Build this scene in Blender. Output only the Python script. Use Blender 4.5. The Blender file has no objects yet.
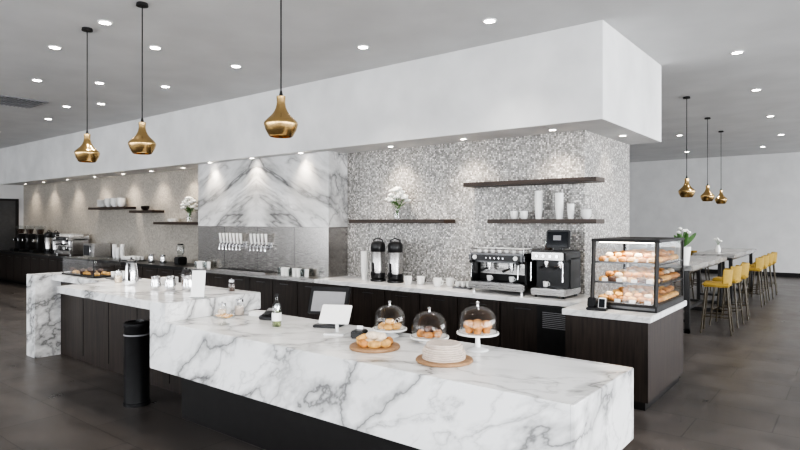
import bpy, bmesh, math, random
from mathutils import Matrix, Vector, Euler
random.seed(7)
R=math.radians
# ------------------------------------------------------------------ materials
def newmat(name):
    m=bpy.data.materials.new(name); m.use_nodes=True
    nt=m.node_tree; b=nt.nodes['Principled BSDF']
    return m,nt,b
def N(nt,t,**kw):
    n=nt.nodes.new(t)
    for k,v in kw.items():
        if hasattr(n,k) and k not in n.inputs: setattr(n,k,v)
        else: n.inputs[k].default_value=v
    return n
def ramp(nt,fac,stops):
    r=nt.nodes.new('ShaderNodeValToRGB'); e=r.color_ramp.elements
    while len(e)<len(stops): e.new(0.5)
    for i,(p,c) in enumerate(stops):
        e[i].position=p; e[i].color=(c,c,c,1) if isinstance(c,(int,float)) else (*c,1)
    nt.links.new(fac,r.inputs[0]); return r.outputs[0]
def math_(nt,op,a,b=None,c=None):
    n=nt.nodes.new('ShaderNodeMath'); n.operation=op
    for i,v in enumerate((a,b,c)):
        if v is None: continue
        if isinstance(v,(int,float)): n.inputs[i].default_value=v
        else: nt.links.new(v,n.inputs[i])
    return n.outputs[0]
def mixc(nt,fac,a,b,blend='MIX'):
    n=nt.nodes.new('ShaderNodeMix'); n.data_type='RGBA'; n.blend_type=blend
    for i,v in ((0,fac),(6,a),(7,b)):
        if isinstance(v,(int,float)): n.inputs[i].default_value=v
        elif isinstance(v,tuple): n.inputs[i].default_value=(*v,1)
        else: nt.links.new(v,n.inputs[i])
    return n.outputs[2]
def simple(name,col,rough=.5,metal=0,noise=0.06,nscale=12,coat=0,bump=0,spec=None):
    m,nt,b=newmat(name)
    tc=nt.nodes.new('ShaderNodeTexCoord')
    n=N(nt,'ShaderNodeTexNoise',Scale=nscale,Detail=4.0); nt.links.new(tc.outputs['Object'],n.inputs['Vector'])
    lo=tuple(max(0,c*(1-noise)) for c in col); hi=tuple(min(1,c*(1+noise)) for c in col)
    nt.links.new(ramp(nt,n.outputs[0],[(.3,lo),(.7,hi)]),b.inputs['Base Color'])
    b.inputs['Roughness'].default_value=rough; b.inputs['Metallic'].default_value=metal
    b.inputs['Coat Weight'].default_value=coat
    if spec is not None: b.inputs['Specular IOR Level'].default_value=spec
    if bump:
        bp=N(nt,'ShaderNodeBump',Strength=bump,Distance=.01); nt.links.new(n.outputs[0],bp.inputs['Height']); nt.links.new(bp.outputs[0],b.inputs['Normal'])
    return m
def emis(name,col,st):
    m,nt,b=newmat(name); b.inputs['Base Color'].default_value=(*col,1)
    b.inputs['Emission Color'].default_value=(*col,1); b.inputs['Emission Strength'].default_value=st; return m
def marble(name,scale=1.0,direc=(.74,.45,.5),squash=.30,mirror=None,dark=.28,base=.86,w=.008,cloud=.80,seed=0.0,mid=.55,fine=.72):
    m,nt,b=newmat(name); tc=nt.nodes.new('ShaderNodeTexCoord'); src=tc.outputs['Object']
    if mirror is not None:
        sx=nt.nodes.new('ShaderNodeSeparateXYZ'); nt.links.new(src,sx.inputs[0])
        ax=math_(nt,'ABSOLUTE',math_(nt,'SUBTRACT',sx.outputs[0],mirror))
        cx=nt.nodes.new('ShaderNodeCombineXYZ'); nt.links.new(ax,cx.inputs[0]); nt.links.new(sx.outputs[1],cx.inputs[1]); nt.links.new(sx.outputs[2],cx.inputs[2])
        src=cx.outputs[0]
    mr=nt.nodes.new('ShaderNodeMapping'); nt.links.new(src,mr.inputs[0])
    mr.inputs['Rotation'].default_value=Vector(direc).normalized().rotation_difference(Vector((1,0,0))).to_euler()
    mp=nt.nodes.new('ShaderNodeMapping'); nt.links.new(mr.outputs[0],mp.inputs[0]); mp.inputs['Scale'].default_value=(squash,1,1); mp.inputs['Location'].default_value=(seed,seed*.7,seed*1.3)
    v=mp.outputs[0]
    def vein(sc,dist,wd,lo,det=6,off=.5):
        n=N(nt,'ShaderNodeTexNoise',Scale=sc,Detail=float(det),Roughness=.52,Distortion=dist)
        nt.links.new(v,n.inputs['Vector'])
        a=math_(nt,'ABSOLUTE',math_(nt,'SUBTRACT',n.outputs[0],off))
        return ramp(nt,a,[(0,lo),(wd,lo+(1-lo)*.5),(wd*5,1.0)])
    def mask(sc,lo,hi,c):
        nm=N(nt,'ShaderNodeTexNoise',Scale=sc,Detail=3.0); nt.links.new(v,nm.inputs['Vector'])
        return mixc(nt,ramp(nt,nm.outputs[0],[(lo,0),(hi,1)]),(1,1,1),c)
    v1=mask(1.3*scale,.28,.50,vein(1.15*scale,.3,w,dark))
    v2=mask(1.9*scale,.42,.58,vein(2.3*scale,.45,w*.9,mid))
    v3=mask(2.6*scale,.44,.60,vein(5*scale,.35,w,fine))
    c=mixc(nt,1.0,v1,v2,'MULTIPLY'); c=mixc(nt,1.0,c,v3,'MULTIPLY')
    nc=N(nt,'ShaderNodeTexNoise',Scale=1.5*scale,Detail=5.0,Distortion=.6); nt.links.new(v,nc.inputs['Vector'])
    c=mixc(nt,1.0,c,ramp(nt,nc.outputs[0],[(.35,cloud),(.55,1.0)]),'MULTIPLY')
    c=mixc(nt,1.0,c,(base,base,base),'MULTIPLY')
    nt.links.new(c,b.inputs['Base Color']); b.inputs['Roughness'].default_value=.2
    return m
def wood(name,c1,c2,vert=True,rough=.45):
    m,nt,b=newmat(name); tc=nt.nodes.new('ShaderNodeTexCoord'); mp=nt.nodes.new('ShaderNodeMapping')
    nt.links.new(tc.outputs['Object'],mp.inputs[0]); mp.inputs['Scale'].default_value=(14,14,.9) if vert else (.9,14,14)
    n=N(nt,'ShaderNodeTexNoise',Scale=2.2,Detail=6.0,Distortion=.6); nt.links.new(mp.outputs[0],n.inputs['Vector'])
    nt.links.new(ramp(nt,n.outputs[0],[(.3,c1),(.7,c2)]),b.inputs['Base Color'])
    b.inputs['Roughness'].default_value=rough
    bp=N(nt,'ShaderNodeBump',Strength=.15,Distance=.004); nt.links.new(n.outputs[0],bp.inputs['Height']); nt.links.new(bp.outputs[0],b.inputs['Normal'])
    return m
def mosaic(name,sc,stops,grout,tilt=.10,metal=.2):
    m,nt,b=newmat(name); tc=nt.nodes.new('ShaderNodeTexCoord')
    v=N(nt,'ShaderNodeTexVoronoi',Scale=sc,Randomness=.45); e=N(nt,'ShaderNodeTexVoronoi',Scale=sc,Randomness=.45); e.feature='DISTANCE_TO_EDGE'
    for q in (v,e): nt.links.new(tc.outputs['Object'],q.inputs['Vector'])
    g=ramp(nt,e.outputs[0],[(.05,0),(.11,1)])
    sp=nt.nodes.new('ShaderNodeSeparateColor'); nt.links.new(v.outputs['Color'],sp.inputs[0])
    c=mixc(nt,g,grout,ramp(nt,sp.outputs[0],stops)); nt.links.new(c,b.inputs['Base Color'])
    nt.links.new(math_(nt,'MULTIPLY',sp.outputs[1],metal),b.inputs['Metallic'])
    b.inputs['Roughness'].default_value=.3
    nc=nt.nodes.new('ShaderNodeNewGeometry')
    vm=nt.nodes.new('ShaderNodeVectorMath'); vm.operation='SUBTRACT'; nt.links.new(v.outputs['Color'],vm.inputs[0]); vm.inputs[1].default_value=(.5,.5,.5)
    vs=nt.nodes.new('ShaderNodeVectorMath'); vs.operation='SCALE'; nt.links.new(vm.outputs[0],vs.inputs[0]); vs.inputs['Scale'].default_value=tilt
    va=nt.nodes.new('ShaderNodeVectorMath'); va.operation='ADD'; nt.links.new(nc.outputs['Normal'],va.inputs[0]); nt.links.new(vs.outputs[0],va.inputs[1])
    vn=nt.nodes.new('ShaderNodeVectorMath'); vn.operation='NORMALIZE'; nt.links.new(va.outputs[0],vn.inputs[0])
    bp=N(nt,'ShaderNodeBump',Strength=.4,Distance=.003); nt.links.new(g,bp.inputs['Height']); nt.links.new(vn.outputs[0],bp.inputs['Normal']); nt.links.new(bp.outputs[0],b.inputs['Normal'])
    return m
def floor_mat():
    m,nt,b=newmat('floor_tile'); tc=nt.nodes.new('ShaderNodeTexCoord'); mp=nt.nodes.new('ShaderNodeMapping')
    nt.links.new(tc.outputs['Object'],mp.inputs[0])
    br=nt.nodes.new('ShaderNodeTexBrick'); nt.links.new(mp.outputs[0],br.inputs['Vector'])
    br.offset=.5; br.inputs['Scale'].default_value=1; br.inputs['Mortar Size'].default_value=.005; br.inputs['Brick Width'].default_value=1.2; br.inputs['Row Height'].default_value=.6
    br.inputs['Color1'].default_value=(.080,.070,.065,1); br.inputs['Color2'].default_value=(.100,.089,.083,1); br.inputs['Mortar'].default_value=(.042,.038,.036,1)
    n=N(nt,'ShaderNodeTexNoise',Scale=2.2,Detail=8.0,Roughness=.65); nt.links.new(tc.outputs['Object'],n.inputs['Vector'])
    c=mixc(nt,1.0,br.outputs[0],ramp(nt,n.outputs[0],[(.3,.62),(.7,1.3)]),'MULTIPLY')
    nt.links.new(c,b.inputs['Base Color'])
    nt.links.new(ramp(nt,n.outputs[0],[(.3,.26),(.7,.42)]),b.inputs['Roughness'])
    bp=N(nt,'ShaderNodeBump',Strength=.25,Distance=.003); nt.links.new(br.outputs[1],bp.inputs['Height']); bp.invert=True
    nt.links.new(bp.outputs[0],b.inputs['Normal'])
    return m
def steel(name,col=(.55,.55,.56),rough=.28):
    m,nt,b=newmat(name); tc=nt.nodes.new('ShaderNodeTexCoord'); mp=nt.nodes.new('ShaderNodeMapping'); nt.links.new(tc.outputs['Object'],mp.inputs[0]); mp.inputs['Scale'].default_value=(2,60,60)
    n=N(nt,'ShaderNodeTexNoise',Scale=3.0,Detail=3.0); nt.links.new(mp.outputs[0],n.inputs['Vector'])
    b.inputs['Base Color'].default_value=(*col,1); b.inputs['Metallic'].default_value=1
    nt.links.new(ramp(nt,n.outputs[0],[(.3,rough*.8),(.7,rough*1.3)]),b.inputs['Roughness'])
    bp=N(nt,'ShaderNodeBump',Strength=.10,Distance=.002); nt.links.new(n.outputs[0],bp.inputs['Height']); nt.links.new(bp.outputs[0],b.inputs['Normal']); return m
def glass_mat(name,tint=(1,1,1),refl=.04,k=.32):
    m=bpy.data.materials.new(name); m.use_nodes=True; nt=m.node_tree; nt.nodes.clear()
    o=nt.nodes.new('ShaderNodeOutputMaterial'); mx=nt.nodes.new('ShaderNodeMixShader')
    t=nt.nodes.new('ShaderNodeBsdfTransparent'); t.inputs[0].default_value=(*tint,1)
    g=nt.nodes.new('ShaderNodeBsdfGlossy'); g.inputs['Roughness'].default_value=.02
    lw=nt.nodes.new('ShaderNodeLayerWeight'); lw.inputs[0].default_value=.3
    f=math_(nt,'ADD',math_(nt,'MULTIPLY',lw.outputs['Facing'],k),refl)
    nt.links.new(f,mx.inputs[0]); nt.links.new(t.outputs[0],mx.inputs[1]); nt.links.new(g.outputs[0],mx.inputs[2]); nt.links.new(mx.outputs[0],o.inputs[0])
    return m
M={}
M['wall']=simple('wall_plaster',(.68,.68,.68),.75,noise=.05,nscale=2.5)
M['ceil']=simple('ceiling_paint',(.60,.60,.60),.8,noise=.06,nscale=1.2)
M['soffit']=simple('soffit_plaster',(.68,.68,.68),.8,noise=.09,nscale=1.6)
M['white']=simple('white_ceramic',(.85,.85,.84),.25,noise=.02)
M['paper']=simple('white_paper',(.87,.87,.86),.7,noise=.02)
M['black']=simple('black_plastic',(.012,.012,.013),.35,noise=.2)
M['blackm']=simple('black_matte',(.014,.013,.013),.6,noise=.2)
M['chrome']=simple('chrome',(.72,.72,.73),.14,1,noise=.03)
M['steel']=steel('brushed_steel',(.50,.49,.48),.28)
M['panelsteel']=steel('panel_steel',(.40,.385,.37),.24)
M['darksteel']=steel('dark_steel',(.14,.14,.143),.32)
M['brass']=simple('brass',(.60,.42,.20),.22,1,noise=.06,nscale=5)
M['marble']=marble('marble_counter',1.0)
M['marble2']=marble('marble_bookmatch',1.15,direc=(.88,.1,-.42),squash=.26,mirror=-8.63,dark=.26,cloud=.64,w=.012,base=.77,seed=3.1,mid=.48,fine=.64)
M['stone']=marble('quartz_top',1.6,dark=.7,cloud=.95,base=.84,mid=.85,fine=.9)
M['tabletop']=marble('grey_marble_top',1.5,dark=.5,cloud=.75,base=.36)
M['mosaic']=mosaic('mosaic_tile',42,[(0,(.20,.192,.182)),(.35,(.36,.35,.335)),(.75,(.52,.505,.485)),(1,(.86,.84,.81))],(.21,.20,.19))
M['mosaic2']=mosaic('mosaic_tile_warm',42,[(0,(.30,.275,.24)),(1,(.54,.505,.455))],(.30,.275,.24),.05,.0)  # same tile as the mosaic, with warm lamplight painted into its beige
M['floor']=floor_mat()
M['dwood']=wood('dark_oak',(.013,.0095,.008),(.042,.030,.024))
M['dwoodh']=wood('dark_oak_shelf',(.028,.018,.013),(.065,.042,.03),False)
M['bwood']=wood('board_wood',(.25,.14,.07),(.42,.26,.14),False)
M['base']=simple('black_kickplate',(.009,.008,.008),.4,noise=.2)
M['glass']=glass_mat('clear_glass')
M['gglass']=glass_mat('grey_glass',(.88,.9,.9),.06)
M['pastry']=simple('baked_pastry',(.50,.23,.07),.55,noise=.45,nscale=30,bump=.3)
M['pastry2']=simple('golden_pastry',(.62,.36,.12),.55,noise=.35,nscale=26,bump=.3)
M['choc']=simple('chocolate_pastry',(.08,.035,.02),.5,noise=.4,nscale=30)
M['bread']=simple('floured_bread',(.58,.50,.44),.8,noise=.1,nscale=20,bump=.2)
M['sugar']=simple('powdered_sugar',(.72,.61,.48),.85,noise=.2,nscale=40,bump=.3)
M['yellow']=simple('mustard_fabric',(.36,.24,.045),.7,noise=.1,nscale=30)
M['yleg']=simple('dark_bronze_metal',(.05,.038,.02),.45,noise=.08)
M['green']=simple('leaf_green',(.07,.16,.04),.5,noise=.35)
M['petal']=simple('white_petal',(.92,.92,.89),.6,noise=.03)
M['screen']=simple('dark_screen',(.01,.012,.016),.08,noise=.1)
M['grey']=simple('grey_plastic',(.25,.25,.26),.4,noise=.05)
M['lamp']=emis('downlight_glow',(1,.96,.9),25)
M['lampw']=emis('warm_downlight_glow',(1,.9,.78),25)
M['bulb']=emis('bulb_glow',(1,.8,.5),6)
M['strip']=emis('case_strip_glow',(1,.9,.75),8)
M['water']=glass_mat('amber_liquid',(.75,.8,.55),.04)
M['beans']=simple('coffee_beans',(.06,.03,.018),.4,noise=.6,nscale=60,bump=.4)
M['door']=simple('door_dark',(.06,.06,.062),.4,noise=.1)
# ------------------------------------------------------------------ builder
class B:
    def __init__(s,name,loc=(0,0,0),rz=0):
        s.name=name; s.loc=loc; s.rz=rz; s.v=[]; s.f=[]; s.m=[]; s.mats=[]
    def mi(s,k):
        if k not in s.mats: s.mats.append(k)
        return s.mats.index(k)
    def add(s,vs,fs,mat,Mx=None):
        o=len(s.v); k=s.mi(mat)
        for p in vs: s.v.append(tuple((Mx@Vector(p)) if Mx is not None else p))
        for f in fs: s.f.append([i+o for i in f]); s.m.append(k)
    def box(s,c,sz,mat,bev=0,rot=(0,0,0),seg=2):
        bm=bmesh.new(); bmesh.ops.create_cube(bm,size=1); bmesh.ops.scale(bm,vec=sz,verts=bm.verts)
        if bev: bmesh.ops.bevel(bm,geom=bm.edges[:],offset=min(bev,min(sz)*.45),segments=seg,affect='EDGES')
        bm.verts.index_update(); Mx=Matrix.Translation(c)@Euler(rot).to_matrix().to_4x4()
        s.add([tuple(v.co) for v in bm.verts],[[v.index for v in f.verts] for f in bm.faces],mat,Mx); bm.free(); return s
    def bx(s,x0,x1,y0,y1,z0,z1,mat,bev=0):
        return s.box(((x0+x1)/2,(y0+y1)/2,(z0+z1)/2),(x1-x0,y1-y0,z1-z0),mat,bev)
    def lathe(s,c,prof,mat,seg=28,rot=(0,0,0),closed=False):
        vs=[];fs=[];rings=[]
        for r,z in prof:
            if r<1e-6: rings.append([len(vs)]); vs.append((0,0,z))
            else:
                rings.append(list(range(len(vs),len(vs)+seg)))
                vs+=[(r*math.cos(2*math.pi*i/seg),r*math.sin(2*math.pi*i/seg),z) for i in range(seg)]
        pr=list(zip(rings,rings[1:]))
        if closed: pr.append((rings[-1],rings[0]))
        for a,b in pr:
            for i in range(seg):
                j=(i+1)%seg
                if len(a)==1 and len(b)==1: continue
                if len(a)==1: fs.append([a[0],b[j],b[i]])
                elif len(b)==1: fs.append([a[i],a[j],b[0]])
                else: fs.append([a[i],a[j],b[j],b[i]])
        s.add(vs,fs,mat,Matrix.Translation(c)@Euler(rot).to_matrix().to_4x4()); return s
    def cyl(s,c,r,h,mat,r2=None,seg=24,rot=(0,0,0)):
        r2=r if r2 is None else r2
        return s.lathe(c,[(0,0),(r,0),(r2,h),(0,h)],mat,seg,rot)
    def sph(s,c,r,mat,seg=16,rot=(0,0,0)):
        rr=(r,r,r) if isinstance(r,(int,float)) else r
        vs=[];n=max(6,seg//2)
        prof=[(math.sin(math.pi*i/n),-math.cos(math.pi*i/n)) for i in range(n+1)]
        prof[0]=(0,-1);prof[-1]=(0,1)
        t=B('t'); t.lathe((0,0,0),prof,mat,seg)
        s.add([(x*rr[0],y*rr[1],z*rr[2]) for x,y,z in t.v],t.f,mat,Matrix.Translation(c)@Euler(rot).to_matrix().to_4x4()); return s
    def tube(s,pts,r,mat,seg=8,closed=False):
        pts=[Vector(p) for p in pts]; n=len(pts); vs=[];fs=[]
        up=Vector((0,0,1))
        prev=None
        for i,p in enumerate(pts):
            if closed: d=(pts[(i+1)%n]-pts[i-1])
            else: d=(pts[min(i+1,n-1)]-pts[max(i-1,0)])
            d.normalize()
            if prev is None:
                a=d.cross(up) if abs(d.dot(up))<.95 else d.cross(Vector((1,0,0)))
            else: a=prev-d*prev.dot(d)
            a.normalize(); prev=a; b2=d.cross(a)
            ri=r[i] if isinstance(r,(list,tuple)) else r
            for k in range(seg):
                t=2*math.pi*k/seg; vs.append(tuple(p+(a*math.cos(t)+b2*math.sin(t))*ri))
        for i in range(n if closed else n-1):
            for k in range(seg):
                a0=i*seg+k;a1=i*seg+(k+1)%seg; j=(i+1)%n; fs.append([a0,a1,j*seg+(k+1)%seg,j*seg+k])
        if not closed:
            fs.append(list(range(seg))[::-1]); fs.append([ (n-1)*seg+k for k in range(seg)])
        s.add(vs,fs,mat); return s
    def done(s,sharp=38):
        me=bpy.data.meshes.new(s.name); me.from_pydata(s.v,[],s.f)
        for k in s.mats: me.materials.append(M[k])
        me.polygons.foreach_set('material_index',s.m); me.polygons.foreach_set('use_smooth',[True]*len(s.f))
        bm=bmesh.new(); bm.from_mesh(me); bmesh.ops.recalc_face_normals(bm,faces=bm.faces[:]); bm.to_mesh(me); bm.free()
        me.set_sharp_from_angle(angle=R(sharp)); me.update()
        o=bpy.data.objects.new(s.name,me); bpy.context.collection.objects.link(o)
        o.location=s.loc; o.rotation_euler=(0,0,s.rz); return o
def lamp(kind,name,loc,energy,col=(1,1,1),rot=(0,0,0),parent=None,**kw):
    l=bpy.data.lights.new(name,kind); l.energy=energy; l.color=col
    for k,v in kw.items(): setattr(l,k,v)
    o=bpy.data.objects.new(name,l); bpy.context.collection.objects.link(o); o.location=loc; o.rotation_euler=rot
    if parent: o.parent=parent; o.matrix_parent_inverse=Matrix.Translation(-parent.location)
    return o
H=4.1; SB=2.99; Y0=-5; Y1=23; X0=-21; X1=7
# ------------------------------------------------------------------ room
B('floor').bx(X0-.2,X1+.2,Y0-.2,Y1+.2,-.1,0,'floor').done()
B('ceiling').bx(X0-.2,X1+.2,Y0-.2,Y1+.2,H,H+.12,'ceil').done()
B('wall_far').bx(-9.2,X1+.2,Y1,Y1+.2,0,H,'wall').done()
B('wall_dining').bx(-9.2,-9,8.95,Y1,0,H,'wall').done()
B('wall_left').bx(X0-.2,X0,Y0,9,0,H,'wall').done()
B('baseboard_far').bx(-9,X1,Y1-.02,Y1,0,.14,'blackm',.003).done()
B('baseboard_left').bx(X0,X0+.02,Y0,5,0,.12,'blackm',.003).done()
def windowwall(name,horizontal,pos,a0,a1,wins):
    b=B(name); last=a0
    def seg(u0,u1,z0,z1,mat='wall'):
        if horizontal: b.bx(u0,u1,pos,pos+.2,z0,z1,mat)
        else: b.bx(pos,pos+.2,u0,u1,z0,z1,mat)
    for (u0,u1) in wins:
        seg(last,u0,0,H); seg(u0,u1,0,.5); seg(u0,u1,3.5,H); last=u1
    seg(last,a1,0,H); b.done()
    for i,(u0,u1) in enumerate(wins):
        w=B('window_%d'%(i+1+(10 if horizontal else 0)))  # out of view, put in as openings for the fill lights
        def s2(p0,p1,z0,z1,mat,t=.06):
            if horizontal: w.bx(p0,p1,pos+.07,pos+.07+t,z0,z1,mat)
            else: w.bx(pos+.07,pos+.07+t,p0,p1,z0,z1,mat)
        s2(u0,u0+.06,.5,3.5,'blackm'); s2(u1-.06,u1,.5,3.5,'blackm'); s2((u0+u1)/2-.03,(u0+u1)/2+.03,.5,3.5,'blackm')
        s2(u0,u1,.5,.56,'blackm'); s2(u0,u1,3.44,3.5,'blackm'); s2(u0,u1,2.7,2.75,'blackm')
        s2(u0+.06,u1-.06,.56,3.44,'glass',.01); w.done()
wx=[(-4,-.5),(0.5,4),(5,8.5),(9.5,13),(14.5,18),(19,22)]
wy=[(-19,-15.5),(-14.5,-11),(-10,-6.5),(-5.5,-2),(-1,2.5),(3.2,6.4)]
windowwall('wall_right',False,X1,Y0,Y1,wx)
windowwall('wall_front',True,Y0-.2,X0,X1,wy)
for u0,u1 in wx:
    lamp('AREA','window_daylight',(X1+.3,(u0+u1)/2,2),300,(.97,.985,1),(0,R(90),0),shape='RECTANGLE',size=3,size_y=u1-u0)  # added area fill, standing in for daylight through the unseen side windows
for u0,u1 in wy:
    lamp('AREA','window_daylight',((u0+u1)/2,Y0-.4,2),155,(.97,.985,1),(R(90),0,0),shape='RECTANGLE',size=u1-u0,size_y=3)  # added area fill outside made-up windows behind the camera
# soffit + walls
B('soffit').bx(X0,-2.25,6.5,8.95,SB,H,'soffit',.004).done()
B('wall_back').bx(-8,-2.7,7.15,8.95,0,SB,'mosaic').done()
B('wall_back_left').bx(X0,-8,7.15,8.95,0,SB,'mosaic2').done()
bw=B('marble_feature_panel'); bw.bx(-10.49,-6.77,6.7,7.149,1.75,SB-.001,'marble2',.003); bw.done()
bs=B('steel_backsplash'); bs.bx(-10.49,-6.77,6.7,7.149,.931,1.748,'panelsteel',.003)
for x in (-9.6,-8.6,-7.6): bs.bx(x-.003,x+.003,6.697,6.702,.94,1.74,'darksteel')
bs.done()
D0=X0+.002
B('door_1').bx(D0,X0+.05,5.1,7.0,0,2.55,'blackm').bx(X0+.05,X0+.07,5.2,6.0,.05,2.48,'door').bx(X0+.05,X0+.07,6.05,6.9,.05,2.48,'door').cyl((X0+.07,5.95,1.05),.02,.08,'chrome',rot=(0,R(90),0)).done()
g=B('ceiling_vent').bx(-12.9,-12.0,3.6,4.5,H-.02,H,'grey')
for i in range(12): g.box((-12.45,3.68+i*.068,H-.028),(.82,.03,.012),'grey',rot=(R(25),0,0))
g.done()
# downlights
def downlight(x,y,z,e,warm=False,r=.075):
    col=(1,.86,.70) if warm else (1,.96,.91)
    b=B('recessed_downlight',(x,y,z)); b.lathe((0,0,0),[(r*.78,-.002),(r*.82,-.012),(r,-.012),(r*1.05,0),(r*.78,0)],'paper' ,24)
    b.cyl((0,0,-.008),r*.78,.006,'lampw' if warm else 'lamp'); o=b.done()
    lamp('SPOT','downlight_lamp',(x,y,z-.03),e,col,parent=o,spot_size=R(105 if not warm else 110),spot_blend=.9,shadow_soft_size=.06)
for x,y in [(-3.26,5.75),(-5.03,5.6),(-7.1,5.15),(-7.16,3.95),(-6.7,3.1),(-8.17,3.14),(-9.1,5.2),(-9.7,4.4),(-10.3,3.7),(-11.4,5.2),(-12.2,4.9),(-14,5.25),(-15,4.4),(-17,5.2),(-13.5,3.2),(-2.6,1.5),(-.6,3.6),(1,5.6)]:
    downlight(x,y,H,60)
for x,y in [(-1.28,8.87),(-1.39,11.6),(-1.5,14.7),(-1.6,18),(1.3,10.2),(-3.6,10.2),(-3.6,13.2),(-3.7,16.5),(-2.3,20.6),(-4.4,20.6),(-.3,20.6),(1.3,14.5)]:
    downlight(x,y,H,60)
for x in [-3.0,-4.3,-5.6,-7.3,-8.6,-9.9,-11.3,-12.6,-13.9,-15.4,-17,-18.6,-20]:
    downlight(x,6.86 if not -10.4<x<-6.8 else 6.58,SB,(44 if x>-6 else (30 if x>-10.4 else 38)),True,.05)
downlight(-2.47,7.9,SB,16,True,.05)
# ------------------------------------------------------------------ counters
CR=-1.09
sc=B('service_counter')
sc.bx(-5.08,CR,2.75,3.7,.51,.95,'marble',.004)
sc.bx(-5.0,CR-.15,3.02,3.6,0,.51,'base',.003)
sc.bx(CR-.0205,CR-.0195,2.7495,3.7005,.511,.9505,'grey')
sc.done()
sc=B('raised_bar_counter')
sc.bx(-5.08,-4.82,2.75,3.8,.951,1.12,'marble',.004)
sc.bx(-7.1,-5.08,2.75,3.8,1.04,1.12,'marble',.004)
sc.bx(-8.7,-7.1,3.3,3.8,1.04,1.12,'marble',.004)
sc.bx(-8.7,-5.09,3.42,3.74,0,1.04,'dwood',.003)
for x in (-8.0,-7.3,-6.6,-5.9): sc.bx(x-.004,x+.004,3.415,3.425,.08,1.0,'blackm')
sc.done()
sc=B('marble_waterfall_panel')
sc.bx(-9.0,-8.7,3.1,3.8,0,1.12,'marble',.004)
sc.done()
bc=B('back_counter')
bc.bx(-6.77,-2.46,6.38,7.149,.87,.93,'stone',.004)
bc.bx(-10.49,-6.77,6.38,7.149,.87,.93,'steel',.003)
bc.bx(-20.9,-10.49,6.38,7.149,.87,.93,'black',.003)
bc.bx(-20.9,-2.46,6.5,7.149,0,.1,'base')
bc.bx(-20.9,-2.46,6.45,7.149,.1,.87,'dwood')
x=-20.85
while x<-3.2:
    w=.62; bc.bx(x,x+w-.012,6.425,6.45,.12,.85,'dwood',.003); bc.bx(x+.2,x+.42,6.405,6.42,.79,.80,'darksteel'); bc.bx(x+.2,x+.21,6.405,6.43,.79,.80,'darksteel'); bc.bx(x+.41,x+.42,6.405,6.43,.79,.80,'darksteel'); x+=w
bc.bx(-3.0,-2.5,6.42,6.45,.12,.85,'black',.003)
for i in range(9): bc.box((-2.75,6.417,.6+i*.022),(.36,.012,.008),'grey')
bc.done()
dc=B('display_counter'); dc.bx(-2.455,-1.57,5.85,7.35,.87,.93,'stone',.004); dc.bx(-2.43,-1.60,5.88,7.32,.09,.87,'dwood',.002); dc.bx(-2.40,-1.64,5.93,7.28,0,.09,'base')
dc.done()
def shelf(x0,x1,z): B('floating_shelf',((x0+x1)/2,6.999,z)).box((0,0,-.03),(x1-x0,.3,.055),'dwoodh',.003).done()
shelf(-4.30,-2.45,2.38); shelf(-3.92,-2.45,1.875); shelf(-6.46,-4.62,1.875)
shelf(-15.75,-13.85,2.2); shelf(-13.6,-12.55,2.1); shelf(-12.5,-10.55,1.83)
# ------------------------------------------------------------------ pendants
def pendant(x,y,zb,k=1):
    b=B('pendant_light',(x,y,zb))
    o=[(.088,0),(.098,.012),(.122,.055),(.134,.095),(.135,.105),(.130,.118),(.108,.142),(.080,.168),(.056,.198),(.040,.235),(.033,.275),(.036,.32)]
    i=[(r-.004,z) for r,z in reversed(o)]
    b.lathe((0,0,0),[(r*k,z*k) for r,z in o+i],'brass',40,closed=True)
    b.cyl((0,0,.318*k),.036*k,.006,'brass'); b.cyl((0,0,.32*k),.018*k,.05,'blackm',.008)
    b.tube([(0,0,.34*k),(0,0,H-zb-.02)],.006,'blackm'); b.cyl((0,0,H-zb-.03),.06,.03,'blackm',.055)
    b.sph((0,0,.08),.035*k,'bulb'); b.cyl((0,0,.1),.018,.2*k,'blackm')
    p=b.done(60); lamp('SPOT','pendant_lamp',(x,y,zb+.02),14,(1,.82,.6),parent=p,spot_size=R(120),spot_blend=.7,shadow_soft_size=.04)
for x,z in ((-3.64,2.525),(-5.82,2.545),(-7.08,2.54)): pendant(x,3.07,z)
for x,y in ((-2.46,11.5),(-2.6,14.1),(-2.72,16.4)): pendant(x,y,2.28,1.05)
# ------------------------------------------------------------------ small item builders
def croissant(b,c,L=.11,r=.024,rz=0,mat='pastry'):
    n=15;pts=[];rs=[]
    for i in range(n):
        t=i/(n-1); a=(t-.5)*2.3; R0=L*.55
        x=math.sin(a)*R0; y=(1-math.cos(a))*R0
        pts.append((c[0]+x*math.cos(rz)-y*math.sin(rz),c[1]+x*math.sin(rz)+y*math.cos(rz),c[2]+r*.85))
        rs.append(max(.004,r*math.sin(math.pi*(.06+.88*t))**.75*(1.0+.12*(i%2))))
    b.tube(pts,rs,mat,10)
def bun(b,c,r=.04,mat='pastry2'): b.lathe(c,[(0,0),(r*.8,0),(r,r*.3),(r*.92,r*.7),(r*.6,r*.98),(0,r*1.08)],mat,14)
def muffin(b,c,mat='choc'): b.lathe(c,[(0,0),(.024,0),(.032,.035),(.04,.04),(.039,.055),(.024,.072),(0,.078)],mat,14)
def mug(name,x,y,z,s=1,rz=0,mat='white'):
    b=B(name,(x,y,z),rz); cup(b,(0,0,0),s,mat); return b.done()
def cup(b,c,s=1,mat='white',handle=True):
    o=[(0,0),(.026,0),(.034,.008),(.041,.04),(.043,.085),(.040,.085),(.037,.04),(.028,.01),(0,.008)]
    b.lathe(c,[(r*s,z*s) for r,z in o],mat,20)
    if handle: b.tube([(c[0]+(.040+.026*math.sin(t))*s,c[1],c[2]+(.045-.026*math.cos(t))*s) for t in [i*math.pi/8 for i in range(9)]],.005*s,mat,6)
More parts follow.
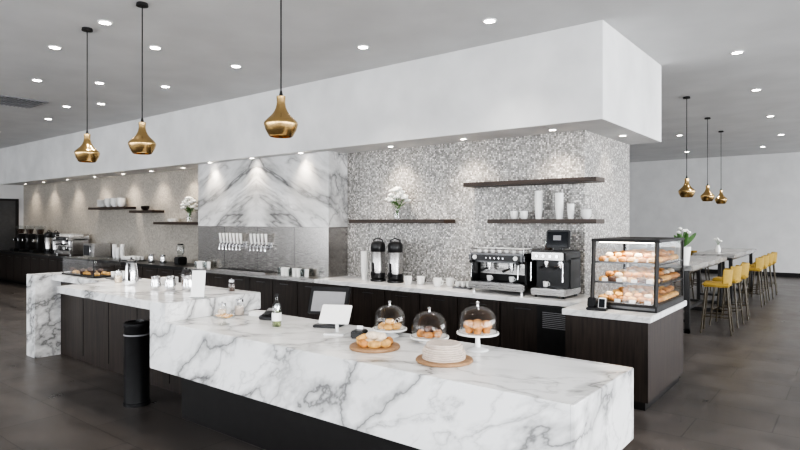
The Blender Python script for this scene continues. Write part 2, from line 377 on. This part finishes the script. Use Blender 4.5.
def papercups(b,c,n,s=1,mat='paper'):
    z=c[2]
    b.lathe((c[0],c[1],z),[(0,0),(.030*s,0),(.042*s,.105*s),(.044*s,.11*s),(.040*s,.11*s),(.04*s,.1*s)],mat,18)
    for i in range(n):
        zz=z+.11*s+i*.014*s; b.lathe((c[0],c[1],zz-.004*s),[(.040*s,0),(.044*s,.012*s),(.045*s,.014*s),(.04*s,.014*s),(0,.010*s)],mat,18)
def tumbler(b,c,s=1,mat='glass'):
    b.lathe(c,[(0,0),(.028*s,0),(.034*s,.1*s),(.031*s,.1*s),(.026*s,.008*s),(0,.008*s)],mat,14)
def flowers(name,x,y,z,s=1):
    b=B(name,(x,y,z))
    b.lathe((0,0,0),[(0,0),(.05*s,0),(.06*s,.02*s),(.055*s,.10*s),(.04*s,.15*s),(.048*s,.17*s),(.044*s,.17*s),(.036*s,.15*s),(.05*s,.09*s),(.05*s,.01),(0,.008)],'glass',24)
    b.cyl((0,0,.01),.046*s,.08*s,'gglass')
    for i in range(17):
        a=i*2.4; u=(i+.5)/17; r=.155*s*math.sqrt(u)
        h=(.40-.16*u+random.uniform(-.025,.025))*s
        p=(r*math.cos(a),r*math.sin(a)*.72,h)
        b.tube([(0,0,.03*s),(p[0]*.25,p[1]*.25,.16*s),p],.0025*s,'green',5)
        for k in range(7):
            t=k*.898; b.sph((p[0]+.026*s*math.cos(t),p[1]+.024*s*math.sin(t),p[2]+.004),(.026*s,.020*s,.014*s),'petal',8,rot=(.5*math.sin(t),-.5*math.cos(t),t))
        b.sph((p[0],p[1],p[2]+.012*s),.020*s,'petal',8)
    for i in range(16):
        a=i*2.4+.5; r=random.uniform(.07,.14)*s; h=random.uniform(.17,.25)*s
        b.sph((r*.8*math.cos(a),r*.6*math.sin(a),h),(.045*s,.014*s,.003*s),'green',8,rot=(0,-.5,a))
    return b.done()
def dome(b,c,r,h):
    o=[(r,0),(r,h*.35),(r*.96,h*.55),(r*.85,h*.74),(r*.66,h*.89),(r*.38,h*.975),(r*.12,h)]
    b.lathe(c,o+[(0,h)],'glass',40)
    b.lathe(c,[(r-.002,0),(r+.003,0),(r+.003,.006),(r-.002,.006)],'gglass',40,closed=True)
    b.lathe((c[0],c[1],c[2]+h-.002),[(0,0),(.009,0),(.007,.012),(.014,.022),(.014,.032),(0,.038)],'chrome',14)
# ------------------------------------------------------------------ service counter items
ZC=.95
def cakestand(x,y,r,ph,fill):
    b=B('cake_stand',(x,y,ZC))
    b.lathe((0,0,0),[(0,0),(r*.55,0),(r*.5,.01),(.02,.025),(.015,ph-.02),(.04,ph-.008),(r*1.05,ph),(r*1.05,ph+.012),(0,ph+.008)],'white',40)
    dome(b,(0,0,ph+.012),r*.95,.18)
    z=ph+.012
    for i in range(6):
        a=i*1.047; p=(r*.48*math.cos(a),r*.48*math.sin(a),z)
        if fill=='choc': b.lathe(p,[(.008,.0),(.028,.0),(.036,.018),(.028,.036),(.010,.038),(.006,.02)],'pastry',14,closed=True)
        elif fill=='bun': bun(b,p,.036,'pastry2')
        else: muffin(b,p,'pastry')
    bun(b,(0,0,z+.03),.04,'pastry2' if fill!='choc' else 'choc')
    return b.done()
cakestand(-2.89,3.53,.13,.05,'bun'); cakestand(-2.51,3.53,.14,.035,'choc'); cakestand(-2.09,3.52,.14,.115,'muf')
b=B('pastry_board',(-2.70,3.13,ZC)); b.lathe((0,0,0),[(0,0),(.175,0),(.18,.006),(.18,.016),(.175,.022),(0,.022)],'bwood',48)
for i in range(7):
    a=i*.9; croissant(b,(.105*math.cos(a),.105*math.sin(a),.022),.09,.027,a+1.57,'pastry' if i%2 else 'pastry2')
for i in range(3): bun(b,(.045*math.cos(i*2.1),.045*math.sin(i*2.1),.022),.045,'sugar')
croissant(b,(0,-.02,.066),.10,.028,.5,'sugar'); bun(b,(.03,.03,.06),.045,'sugar'); croissant(b,(-.06,-.05,.05),.10,.026,1.8,'pastry2')
b.done()
b=B('flatbread_board',(-2.10,3.12,ZC)); b.lathe((0,0,0),[(0,0),(.18,0),(.185,.005),(.185,.013),(.18,.018),(0,.018)],'bwood',48)
for i in range(8):
    z=.018+i*.0125; r=.14-.007*max(0,i-3); b.lathe((random.uniform(-.006,.006),random.uniform(-.006,.006),z),[(0,0),(r*.97,0),(r,.004),(r,.008),(r*.96,.012),(0,.0125)],'bread',40)
b.done()
b=B('tablet_stand',(-3.27,3.32,ZC),R(25)); b.box((0,0,.006),(.17,.13,.012),'white',.004)
b.tube([(0,.03,.01),(0,.02,.10),(0,-.01,.15)],.014,'white',10); b.box((0,-.015,.16),(.25,.016,.17),'white',.006,rot=(R(-38),0,0)); b.box((0,-.003,.168),(.225,.004,.15),'screen',.002,rot=(R(-38),0,0)); b.done()
b=B('point_of_sale_monitor',(-3.56,3.53,ZC),R(22)); b.box((0,0,.012),(.22,.2,.024),'black',.006); b.tube([(0,.04,.02),(0,.03,.12),(0,0,.17)],.022,'black',10)
b.box((0,0,.22),(.36,.03,.24),'black',.008,rot=(R(-22),0,0)); b.box((0,.016,.227),(.33,.004,.21),'screen',.001,rot=(R(-22),0,0)); b.box((0,-.017,.213),(.30,.004,.18),'grey',.002,rot=(R(-22),0,0)); b.done()
b=B('receipt_printer',(-3.03,3.33,ZC),R(20)); b.box((0,0,.03),(.10,.12,.06),'black',.008); b.box((0,.01,.062),(.06,.01,.004),'grey',.001); b.box((0,.012,.075),(.05,.003,.03),'paper',0,rot=(R(-12),0,0)); b.done()
b=B('card_reader',(-4.25,3.45,ZC),R(20)); b.box((0,0,.02),(.15,.14,.04),'black',.008); b.box((0,-.01,.062),(.085,.15,.025),'black',.008,rot=(R(20),0,0)); b.box((0,.02,.085),(.065,.05,.003),'grey',.001,rot=(R(20),0,0)); b.done()
b=B('water_bottle',(-3.91,3.25,ZC)); b.lathe((0,0,0),[(0,0),(.036,0),(.04,.01),(.04,.16),(.032,.19),(.015,.215),(.014,.25),(0,.25)],'gglass',24); b.cyl((0,0,.003),.035,.13,'water'); b.cyl((0,0,.25),.017,.028,'blackm'); b.lathe((0,0,.05),[(.0408,0),(.0408,.07)],'paper',24); b.done()
b=B('cookie_stand',(-4.33,3.02,ZC)); b.lathe((0,0,0),[(0,0),(.05,0),(.045,.008),(.012,.018),(.012,.045),(.03,.055),(.085,.06),(.088,.07),(0,.066)],'gglass',32)
for i in range(5): b.lathe((.045*math.cos(i*1.257),.045*math.sin(i*1.257),.068+.003*i),[(0,0),(.03,0),(.032,.006),(.026,.013),(0,.015)],'pastry2',14)
b.lathe((0,0,.07),[(.08,0),(.08,.03),(.07,.06),(.045,.08),(.01,.088),(0,.088)],'glass',32); b.sph((0,0,.165),.01,'chrome',10); b.done()
b=B('menu_card_holder',(-4.93,3.15,1.12),R(35)); b.box((0,0,.006),(.14,.08,.012),'gglass',.002); b.box((0,0,.135),(.13,.006,.25),'paper',.001,rot=(R(-10),0,0)); b.done()
def jar(name,x,y,z,r,h,fill,lid='chrome'):
    b=B(name,(x,y,z)); b.lathe((0,0,0),[(0,0),(r*.93,0),(r,.01),(r,h*.85),(r*.8,h),(0,h)],'glass',24); b.cyl((0,0,.006),r*.88,h*.62,fill); b.cyl((0,0,h-.004),r*.84,.024,lid); b.sph((0,0,h+.028),r*.22,lid,10); b.done()
jar('sugar_jar',-4.62,3.2,ZC,.042,.12,'sugar'); jar('cookie_jar',-4.66,3.42,ZC,.045,.13,'bread')
B('napkin_stack',(-4.5,3.52,ZC),R(15)).box((0,0,.02),(.13,.13,.04),'paper',.003).done()
b=B('condiment_shaker',(-4.36,3.63,ZC)); b.lathe((0,0,0),[(0,0),(.025,0),(.028,.09),(.02,.11),(0,.118)],'chrome',18); b.done()
def pitcher(x,y,z,s=1):
    b=B('milk_pitcher',(x,y,z),R(-50)); b.lathe((0,0,0),[(0,0),(.045*s,0),(.05*s,.01*s),(.047*s,.06*s),(.038*s,.1*s),(.044*s,.13*s),(.041*s,.13*s),(.035*s,.1*s),(.044*s,.05*s),(.044*s,.012*s),(0,.01*s)],'chrome',24)
    b.tube([(.04*s,0,.12*s),(.075*s,0,.115*s),(.085*s,0,.08*s),(.07*s,0,.035*s),(.046*s,0,.03*s)],.006*s,'chrome',8)
    b.sph((-.043*s,0,.125*s),(.016*s,.012*s,.010*s),'chrome',10); b.done()
pitcher(-5.86,3.24,1.12,1.1); pitcher(-5.68,3.30,1.12,1.15); pitcher(-5.50,3.40,1.12,1.2)
jar('spice_jar',-5.12,3.66,1.12,.035,.10,'beans','chrome'); jar('bean_canister',-5.9,3.62,1.12,.055,.17,'beans','blackm'); jar('salt_jar',-6.9,3.35,1.12,.045,.12,'sugar')
b=B('dish_stack',(-6.25,3.62,1.12))
for i in range(6): b.lathe((0,0,i*.012),[(0,0),(.06,0),(.10,.016),(.098,.021),(.06,.006),(0,.006)],'white',24)
b.done()
b=B('serving_tray',(-7.25,3.58,1.12)); b.box((0,0,.01),(.42,.26,.02),'darksteel',.005)
for i in range(4):
    for j in range(2): cup(b,(-.14+i*.095,-.05+j*.1,.02),.85,handle=False)
b.done()
b=B('coffee_pot',(-6.5,3.3,1.12),R(-40)); b.lathe((0,0,0),[(0,0),(.075,0),(.078,.02),(.07,.15),(.056,.24),(.05,.26),(0,.26)],'chrome',28); b.lathe((0,0,.26),[(.053,0),(.053,.02),(.03,.035),(.012,.04),(.012,.055),(0,.06)],'black',20)
b.tube([(.05,0,.24),(.11,0,.25),(.125,0,.18),(.11,0,.07),(.07,0,.06)],.012,'black',10); b.tube([(-.05,0,.14),(-.085,0,.19),(-.1,0,.24)],[.016,.012,.008],'chrome',10); b.done()
b=B('trash_bin',(-5.74,2.97,0)); b.lathe((0,0,0),[(0,0),(.125,0),(.127,.03),(.12,.035),(.12,.78),(.125,.79),(.125,.82),(.11,.835),(.085,.838),(.08,.80),(0,.80)],'black',40)
b.lathe((0,0,.70),[(.121,0),(.124,.004),(.124,.012),(.121,.016)],'grey',40)
b.done()
b=B('countertop_display',(-8.1,3.56,1.12)); b.box((0,0,.01),(.95,.36,.02),'blackm',.003)
for sx in (-.46,.46):
    for sy in (-.165,.165): b.box((sx,sy,.12),(.012,.012,.22),'blackm')
b.box((0,0,.235),(.95,.36,.012),'gglass'); b.box((0,-.17,.12),(.92,.005,.2),'glass'); b.box((.47,0,.12),(.005,.33,.2),'glass'); b.box((-.47,0,.12),(.005,.33,.2),'glass')
for i in range(8):
    for j in range(2): (bun if (i+j)%3 else muffin)(b,(-.38+i*.105,-.08+j*.14,.02))
b.done()
# ------------------------------------------------------------------ espresso machine
def espresso(x,y,z,w=.8,h=.57,rz=0,dark=False):
    b=B('espresso_machine',(x,y,z),rz); d=.52; body='black' if not dark else 'steel'
    for sx in (-w/2+.06,w/2-.06):
        for sy in (-.2,.2): b.cyl((sx,sy,0),.02,.05,'chrome')
    b.box((0,0,.09),(w,d,.09),'steel',.015)
    b.box((0,-.06,.137),(w-.1,d-.2,.008),'darksteel',.002)
    for i in range(22): b.box((-w/2+.08+i*(w-.16)/21,-.08,.143),(.008,.28,.006),'chrome')
    b.box((0,.12,.27),(w-.06,.26,.30),'blackm',.01)
    b.box((0,-.014,.30),(w-.1,.01,.14),'steel',.003)
    b.box((0,0,.45),(w,d,.12),'steel' if dark else 'darksteel',.025)
    b.box((0,-.262,.45),(w-.1,.006,.075),'black',.002)
    for sx in (-w/2+.015,w/2-.015): b.box((sx,.02,.28),(.03,d-.1,.36),body,.012)
    for k in range(5): b.cyl((-.12+k*.06,-.265,.45),.012,.012,'chrome',rot=(R(90),0,0))
    b.cyl((-w/2+.11,-.265,.455),.028,.014,'white',rot=(R(90),0,0)); b.cyl((w/2-.11,-.265,.455),.028,.014,'white',rot=(R(90),0,0))
    for gx in (-w*.2,w*.2):
        b.cyl((gx,-.12,.33),.042,.09,'chrome'); b.cyl((gx,-.12,.295),.038,.035,'chrome'); b.tube([(gx,-.15,.31),(gx,-.22,.308),(gx,-.34,.295)],[.010,.014,.017],'black',10)
        b.tube([(gx-.012,-.12,.30),(gx-.014,-.13,.265)],.006,'chrome'); b.tube([(gx+.012,-.12,.30),(gx+.014,-.13,.265)],.006,'chrome')
        cup(b,(gx,-.12,.146),.8)
    for sx in (-w/2+.07,w/2-.07):
        b.tube([(sx,-.22,.40),(sx,-.27,.37),(sx*1.0,-.29,.20)],.007,'chrome'); b.cyl((sx,-.262,.40),.02,.045,'black',rot=(R(90),0,0))
    zt=.51
    for a0,b0 in (((-w/2+.02,-d/2+.03),(w/2-.02,-d/2+.03)),((-w/2+.02,d/2-.03),(w/2-.02,d/2-.03)),((-w/2+.02,-d/2+.03),(-w/2+.02,d/2-.03)),((w/2-.02,-d/2+.03),(w/2-.02,d/2-.03))):
        b.tube([(*a0,zt+.05),(*b0,zt+.05)],.006,'chrome')
        b.tube([(*a0,zt-.01),(*a0,zt+.05)],.006,'chrome'); b.tube([(*b0,zt-.01),(*b0,zt+.05)],.006,'chrome')
    for i in range(7):
        for j in range(3): cup(b,(-w/2+.1+i*(w-.2)/6,-.13+j*.12,zt),.72,handle=False)
    return b.done()
espresso(-3.62,6.78,.93,.80)
espresso(-16.6,6.8,.93,.95,dark=True)
b=B('bean_to_cup_machine',(-2.92,6.78,.93)); w=.44;d=.5
for sx in (-.17,.17):
    for sy in (-.2,.2): b.cyl((sx,sy,0),.02,.03,'blackm')
b.box((0,0,.07),(w,d,.08),'steel',.012); b.box((0,.08,.29),(w,.34,.40),'black',.015); b.box((0,0,.50),(w,d,.12),'black',.02); b.box((0,-.252,.50),(w-.04,.006,.09),'steel',.002)
for k in range(4): b.cyl((-.13+k*.085,-.256,.50),.018,.014,'chrome',rot=(R(90),0,0))
b.cyl((-.08,-.1,.36),.035,.09,'chrome'); b.cyl((.1,-.1,.36),.035,.09,'chrome'); b.tube([(-.08,-.12,.375),(-.08,-.29,.36)],[.01,.017],'black',10); b.tube([(.1,-.12,.375),(.1,-.29,.36)],[.01,.017],'black',10)
for i in range(10): b.box((-.17+i*.038,-.12,.113),(.008,.22,.006),'chrome')
b.tube([(-.2,-.2,.45),(-.2,-.27,.42),(-.2,-.28,.2)],.007,'chrome'); b.tube([(.2,-.2,.45),(.2,-.27,.42),(.2,-.28,.2)],.007,'chrome')
cup(b,(-.08,-.12,.118),.8)
b.box((.03,.02,.58),(.1,.08,.06),'black',.01); b.box((.03,0,.70),(.30,.05,.22),'black',.012,rot=(R(-6),0,0)); b.box((.03,-.028,.70),(.26,.004,.18),'screen',.002,rot=(R(-6),0,0)); b.box((.03,-.033,.715),(.10,.003,.06),'grey',rot=(R(-6),0,0))
b.lathe((-.14,.1,.56),[(.05,0),(.06,.12),(.062,.13),(0,.135)],'gglass',20); b.cyl((-.14,.1,.56),.045,.07,'beans')
b.done()
def brewer(x,y,z):
    b=B('coffee_dispenser',(x,y,z)); b.lathe((0,0,0),[(0,0),(.12,0),(.12,.03),(.1,.04),(0,.04)],'black',28)
    b.lathe((0,0,.04),[(.095,0),(.108,.015),(.11,.03),(.11,.09)],'black',32)
    b.lathe((0,0,.04),[(.11,.09),(.11,.40),(.1,.42),(0,.42)],'steel',32)
    b.lathe((0,0,.45),[(.103,0),(.112,.012),(.112,.11),(.095,.145),(.04,.16),(0,.165)],'black',32)
    b.box((0,-.12,.12),(.05,.06,.07),'black',.008); b.tube([(0,-.135,.10),(0,-.155,.06)],.014,'black'); b.box((0,-.118,.22),(.03,.02,.14),'black',.006)
    b.tube([(-.085,0,.57),(-.09,0,.63),(0,0,.66),(.09,0,.63),(.085,0,.57)],.010,'black',8)
    return b.done()
brewer(-5.80,6.8,.93); brewer(-5.46,6.8,.93)
b=B('paper_cup_stack',(-6.12,6.85,.93)); papercups(b,(0,0,0),16,1.35); papercups(b,(.14,.05,0),8,1.2); b.done()
for i,(x,y) in enumerate(((-5.16,6.72),(-5.0,6.82),(-4.66,6.75),(-4.52,6.86))): mug('coffee_mug',x,y,.93,1.4,R(-60+i*30))
b=B('mug_tray',(-4.24,6.8,.93)); b.box((0,0,.01),(.28,.2,.02),'darksteel',.004)
for i in range(3):
    for j in range(2): cup(b,(-.09+i*.09,-.045+j*.09,.02),.8,handle=False)
b.done()
# tap wall
b=B('beverage_tap_row',(-8.8,6.699,1.42))
for i in range(12):
    x=-.80+i*.105+(.2 if i>6 else 0)
    b.cyl((x,0,0),.02,.06,'chrome',rot=(R(90),0,0)); b.tube([(x,-.05,0),(x,-.095,0),(x,-.11,-.11)],.016,'chrome'); b.tube([(x,-.07,.01),(x,-.08,.05),(x,-.095,.20)],[.012,.020,.024],'paper',12)
b.box((-.485,-.008,0),(.78,.014,.10),'chrome',.003); b.box((.35,-.008,0),(.55,.014,.10),'chrome',.003); b.done()
b=B('drip_tray',(-8.8,6.55,.93)); b.box((0,0,.012),(1.5,.22,.024),'steel',.004)
for i in range(40): b.box((-.72+i*.037,0,.026),(.01,.19,.004),'darksteel')
b.done()
for gx,n in ((-7.45,7),(-9.95,4)):
    b=B('drinking_glasses',(gx,6.55,.93))
    for i in range(n):
        for j in range(2): tumbler(b,(-.3+i*.095,-.045+j*.09,0),1.25,'paper' if (i+j)%3 else 'gglass')
    b.done()
def grinder(x,y,z,s=1):
    b=B('coffee_grinder',(x,y,z)); b.box((0,0,.03*s),(.22*s,.3*s,.06*s),'black',.01); b.box((0,.05*s,.22*s),(.18*s,.18*s,.34*s),'black',.02); b.lathe((0,.03*s,.39*s),[(.05*s,0),(.1*s,.16*s),(.1*s,.18*s),(0,.19*s)],'gglass',20); b.cyl((0,.03*s,.4*s),.05*s,.1*s,'beans',.075*s); b.box((0,-.08*s,.26*s),(.07*s,.1*s,.06*s),'chrome',.008); b.done()
for x in (-20.3,-19.6,-18.8): grinder(x,6.8,.93,1.35)
brewer(-18.1,6.8,.93); brewer(-17.6,6.8,.93)
b=B('microwave_oven',(-15.2,6.83,.93)); b.box((0,0,.18),(.6,.42,.34),'steel',.01); b.box((-.06,-.213,.18),(.4,.006,.25),'screen',.002); b.box((.22,-.213,.18),(.1,.006,.25),'steel',.002); b.tube([(.14,-.22,.08),(.14,-.235,.08),(.14,-.235,.28),(.14,-.22,.28)],.008,'chrome'); 
for sx in (-.25,.25): b.cyl((sx,0,0),.015,.012,'blackm')
b.done()
b=B('paper_cup_stack',(-14.2,6.8,.93)); papercups(b,(0,0,0),12,1.3); papercups(b,(.16,0,0),8,1.3); papercups(b,(.32,.03,0),14,1.2); b.done()
b=B('mug_tray',(-13.2,6.75,.93)); b.box((0,0,.01),(.6,.3,.02),'darksteel',.004)
for i in range(6):
    for j in range(3): cup(b,(-.24+i*.095,-.09+j*.09,.02),.95,handle=False)
b.done()
pitcher(-12.3,6.7,.93,1.4); pitcher(-11.9,6.75,.93,1.4); 
b=B('blender',(-11.3,6.8,.93)); b.box((0,0,.08),(.2,.2,.16),'black',.02); b.lathe((0,0,.16),[(.05,0),(.06,.02),(.085,.24),(.08,.25),(0,.25)],'gglass',20); b.cyl((0,0,.41),.07,.03,'black',.05); b.tube([(.07,0,.22),(.13,0,.25),(.13,0,.36),(.085,0,.38)],.01,'black'); b.done()
# shelf items
flowers('flower_vase',-5.55,6.96,1.875,1.15); flowers('flower_vase',-11.2,6.95,1.83,1.25)
b=B('paper_cup_stack',(-3.25,7.0,1.875)); papercups(b,(0,0,0),14,1.2); papercups(b,(.28,0,0),12,1.2); papercups(b,(.42,.02,0),6,1.0); b.done()
for x in (-3.58,-3.44): mug('coffee_mug',x,6.97,1.875,1.25,R(-90))
b=B('bowl_stack',(-2.62,6.98,1.875))
for i in range(4): b.lathe((0,0,i*.022),[(0,0),(.035,0),(.07,.05),(.066,.05),(.033,.006),(0,.005)],'white',24)
b.done()
b=B('plate_stack',(-15.2,6.98,2.2))
for i in range(10): b.lathe((0,0,i*.018),[(0,0),(.08,0),(.14,.02),(.138,.026),(.08,.006),(0,.006)],'white',24)
for k in (1,2,3):
    for i in range(5): b.lathe((.32*k,0,i*.035),[(0,0),(.05,0),(.11,.08),(.105,.08),(.045,.008),(0,.006)],'white',24)
b.done()
b=B('bowl_stack',(-13.1,6.98,2.1))
for i in range(3): b.lathe((0,0,i*.02),[(0,0),(.05,0),(.1,.06),(.095,.06),(.045,.008),(0,.006)],'darksteel',24)
b.done()
b=B('plate_stack',(-11.9,6.98,1.83))
for i in range(5): b.lathe((0,0,i*.012),[(0,0),(.07,0),(.12,.015),(.118,.02),(.07,.006),(0,.006)],'white',24)
b.done()
# ------------------------------------------------------------------ pastry case
px0,px1,py0,py1=-2.25,-1.58,6.12,7.25; pz=.93; ph=.73; lean=.07
b=B('pastry_display_case'); 
b.bx(px0,px1,py0,py1,pz,pz+.07,'blackm',.006); b.bx(px0+.02,px1-.02,py0-.004,py0,pz+.02,pz+.045,'darksteel')
b.bx(px0-.01,px1+.01,py0+lean-.02,py1,pz+ph-.03,pz+ph,'blackm',.006)
b.bx(px0+.06,px1-.06,py0+lean+.03,py0+lean+.06,pz+ph-.04,pz+ph-.03,'strip')
for sx in (px0+.015,px1-.015):
    b.tube([(sx,py0+.012,pz+.06),(sx,py0+lean,pz+ph-.02)],.022,'blackm',4); b.bx(sx-.015,sx+.015,py1-.034,py1-.002,pz+.06,pz+ph-.02,'blackm')
for lv,k in ((.27,0),(.48,1)):
    b.bx(px0+.02,px1-.02,py0+.08+.02*k,py1-.03,pz+lv,pz+lv+.008,'gglass')
    b.bx(px0+.02,px1-.02,py0+.075+.02*k,py0+.083+.02*k,pz+lv-.008,pz+lv+.012,'darksteel')
    for sx in (px0+.012,px1-.012): b.bx(sx-.006,sx+.006,py0+.08,py1-.02,pz+lv-.012,pz+lv-.002,'blackm')
v=[(px0+.02,py0+.012,pz+.07),(px1-.02,py0+.012,pz+.07),(px1-.02,py0+lean,pz+ph-.03),(px0+.02,py0+lean,pz+ph-.03)]
b.add(v,[[0,1,2,3]],'glass')
for sx in (px0+.008,px1-.008): b.add([(sx,py0+.012,pz+.07),(sx,py1-.02,pz+.07),(sx,py1-.02,pz+ph-.03),(sx,py0+lean,pz+ph-.03)],[[0,1,2,3]],'glass')
b.bx(px0+.02,px1-.02,py1-.015,py1-.008,pz+.07,pz+ph-.03,'gglass')
pc=b.done()
lamp('AREA','case_strip_lamp',((px0+px1)/2,py0+lean+.1,pz+ph-.05),2.8,(1,.88,.7),(R(10),0,0),parent=pc,shape='RECTANGLE',size=.5,size_y=.08)
lamp('AREA','case_strip_lamp',((px0+px1)/2,py0+.16,pz+.465),.9,(1,.88,.7),(0,0,0),parent=pc,shape='RECTANGLE',size=.5,size_y=.05)
lamp('AREA','case_strip_lamp',((px0+px1)/2,py0+.14,pz+.255),.9,(1,.88,.7),(0,0,0),parent=pc,shape='RECTANGLE',size=.5,size_y=.05)
b=B('assorted_pastries')
for lv,kind in ((.071,0),(.279,1),(.489,2)):
    z=pz+lv; ny=9; nx=6
    for j in range(ny):
        for i in range(nx):
            x=px0+.085+i*.1; y=py0+.15+j*.112
            k=(kind+j//3)%3
            if k==0: croissant(b,(x,y,z),.095,.031,random.uniform(-.3,.3),'pastry' if i%3 else 'pastry2')
            elif k==1: bun(b,(x,y,z),.049,['pastry2','choc','sugar'][(i+j)%3] if kind==1 else 'pastry2')
            else: bun(b,(x,y,z),.05,['pastry','pastry2'][i%2]); 
            if (j%2==0) and i<5:
                q=random.random(); (bun(b,(x+.05,y+.05,z+.05),.042,random.choice(['pastry','pastry2','sugar'])) if q<.6 else croissant(b,(x+.05,y+.05,z+.05),.09,.028,random.uniform(-1,1),'pastry'))
for lv,dy in ((.071,.03),(.279,.088),(.489,.108)):
    for i in range(4): b.box((px0+.12+i*.15,py0+dy+.012,pz+lv+.02),(.06,.004,.036),'paper',rot=(R(-15),0,0))
b.done()
b=B('payment_terminal',(-2.13,5.985,.93),R(10)); b.box((0,0,.015),(.2,.13,.03),'black',.006); b.box((-.05,0,.07),(.08,.1,.1),'black',.01,rot=(R(-20),0,0)); b.box((.05,0,.07),(.075,.03,.12),'white',.006,rot=(R(-20),0,0)); b.box((.05,-.017,.075),(.06,.004,.09),'screen',.001,rot=(R(-20),0,0)); b.done()
# ------------------------------------------------------------------ dining
TZ=1.12
def bartable(x,y0,y1,w=.8):
    b=B('bar_table',(x,(y0+y1)/2,0)); L=y1-y0
    b.box((0,0,TZ-.04),(w,L,.08),'tabletop',.006)
    b.box((0,0,TZ-.11),(w-.2,L-.3,.06),'darksteel',.004)
    for sy in (-L/2+.18,L/2-.18):
        for sx in (-w/2+.1,w/2-.1): b.box((sx,sy,(TZ-.08)/2),(.07,.07,TZ-.08),'darksteel',.004)
        b.box((0,sy,.035),(w-.13,.07,.07),'darksteel',.004)
    b.box((0,0,.2),(.05,L-.36,.06),'darksteel',.004); b.box((0,-L/2+.18,.2),(w-.2,.05,.05),'darksteel',.004); b.box((0,L/2-.18,.2),(w-.2,.05,.05),'darksteel',.004)
    b.done()
bartable(-2.55,10.3,13.5,.84); bartable(-2.55,14.4,17.8,.84); bartable(-4.9,12.5,15.5,.84)
def stool(x,y,rz=0):
    b=B('bar_stool',(x,y,0),rz)
    b.box((0,0,.80),(.42,.42,.07),'yellow',.03,seg=3)
    n=14; vs=[];fs=[]
    for k,(z,r) in enumerate(((.80,.21),(.92,.225),(1.03,.235),(1.06,.235))):
        for i in range(n+1):
            a=R(-62)+R(124)*i/n; vs.append((r*math.cos(a),r*math.sin(a),z)); 
    off=len(vs)
    for k,(z,r) in enumerate(((.80,.18),(.92,.195),(1.03,.208),(1.06,.222))):
        for i in range(n+1):
            a=R(-62)+R(124)*i/n; vs.append((r*math.cos(a),r*math.sin(a),z))
    for k in range(3):
        for i in range(n):
            a=k*(n+1)+i; fs.append([a,a+1,a+n+2,a+n+1]); a+=off; fs.append([a,a+n+1,a+n+2,a+1])
    for i in range(n):
        a=3*(n+1)+i; fs.append([a,a+1,a+1+off,a+off]); fs.append([i,i+off,i+1+off,i+1])
    for k in range(3):
        for i in (0,n): a=k*(n+1)+i; fs.append([a,a+n+1,a+n+1+off,a+off])
    b.add(vs,fs,'yellow')
    for sx in (-1,1):
        for sy in (-1,1): b.tube([(sx*.15,sy*.15,.77),(sx*.22,sy*.22,0)],[.018,.013],'yleg',8)
    q=[(sx*.195,sy*.195,.28) for sx,sy in ((-1,-1),(1,-1),(1,1),(-1,1))]
    for i in range(4): b.tube([q[i],q[(i+1)%4]],.010,'yleg',8)
    b.done()
for y in (10.85,11.75,12.65,14.8,15.7,16.6,17.4): stool(-1.86,y,R(random.uniform(-6,6)))
for y in (14.9,15.9,16.9): stool(-3.3,y,R(180))
b=B('potted_plant',(-2.32,10.62,TZ)); b.lathe((0,0,0),[(0,0),(.08,0),(.11,.22),(.115,.30),(.105,.30),(.10,.27),(0,.27)],'white',28); b.cyl((0,0,.255),.098,.015,'beans')
for i in range(18):
    a=i*2.4; l=random.uniform(.18,.30); t=random.uniform(.1,.9)
    b.sph((math.cos(a)*l*.4*t,math.sin(a)*l*.4*t,.28+l*.5),(l*.13,.008,l*.55),'green',10,rot=(0,t*.8,a))
for i in range(5):
    a=i*1.256; p=(math.cos(a)*.08,math.sin(a)*.08,.54+.03*(i%3)); b.tube([(0,0,.27),(p[0]*.5,p[1]*.5,.42),p],.004,'green',6); b.sph(p,(.035,.035,.025),'petal',10)
b.done()
b=B('bud_vase',(-2.6,15.3,TZ)); 
b.lathe((0,0,0),[(0,0),(.05,0),(.06,.08),(.03,.15),(.035,.17),(0,.17)],'white',20)
for i in range(4):
    a=i*1.57; p=(math.cos(a)*.06,math.sin(a)*.06,.26+.02*i); b.tube([(0,0,.16),(p[0]*.4,p[1]*.4,.22),p],.004,'green',6); b.sph(p,(.03,.03,.022),'petal',10)
b.done()
# ------------------------------------------------------------------ camera / world
w=bpy.data.worlds.new('World'); bpy.context.scene.world=w; w.use_nodes=True
w.node_tree.nodes['Background'].inputs[0].default_value=(.8,.88,1,1); w.node_tree.nodes['Background'].inputs[1].default_value=1.0
cam=bpy.data.cameras.new('camera'); co=bpy.data.objects.new('camera',cam); bpy.context.collection.objects.link(co)
co.location=(0,0,1.85); co.rotation_euler=(R(90),0,R(38.3)); cam.sensor_width=36; cam.lens=36*582/800; cam.shift_y=-.005; cam.clip_end=200
bpy.context.scene.camera=co
vs=bpy.context.scene.view_settings
vs.view_transform='AgX'
try: vs.look='AgX - High Contrast'
except Exception as e: print(e)
vs.exposure=0.6
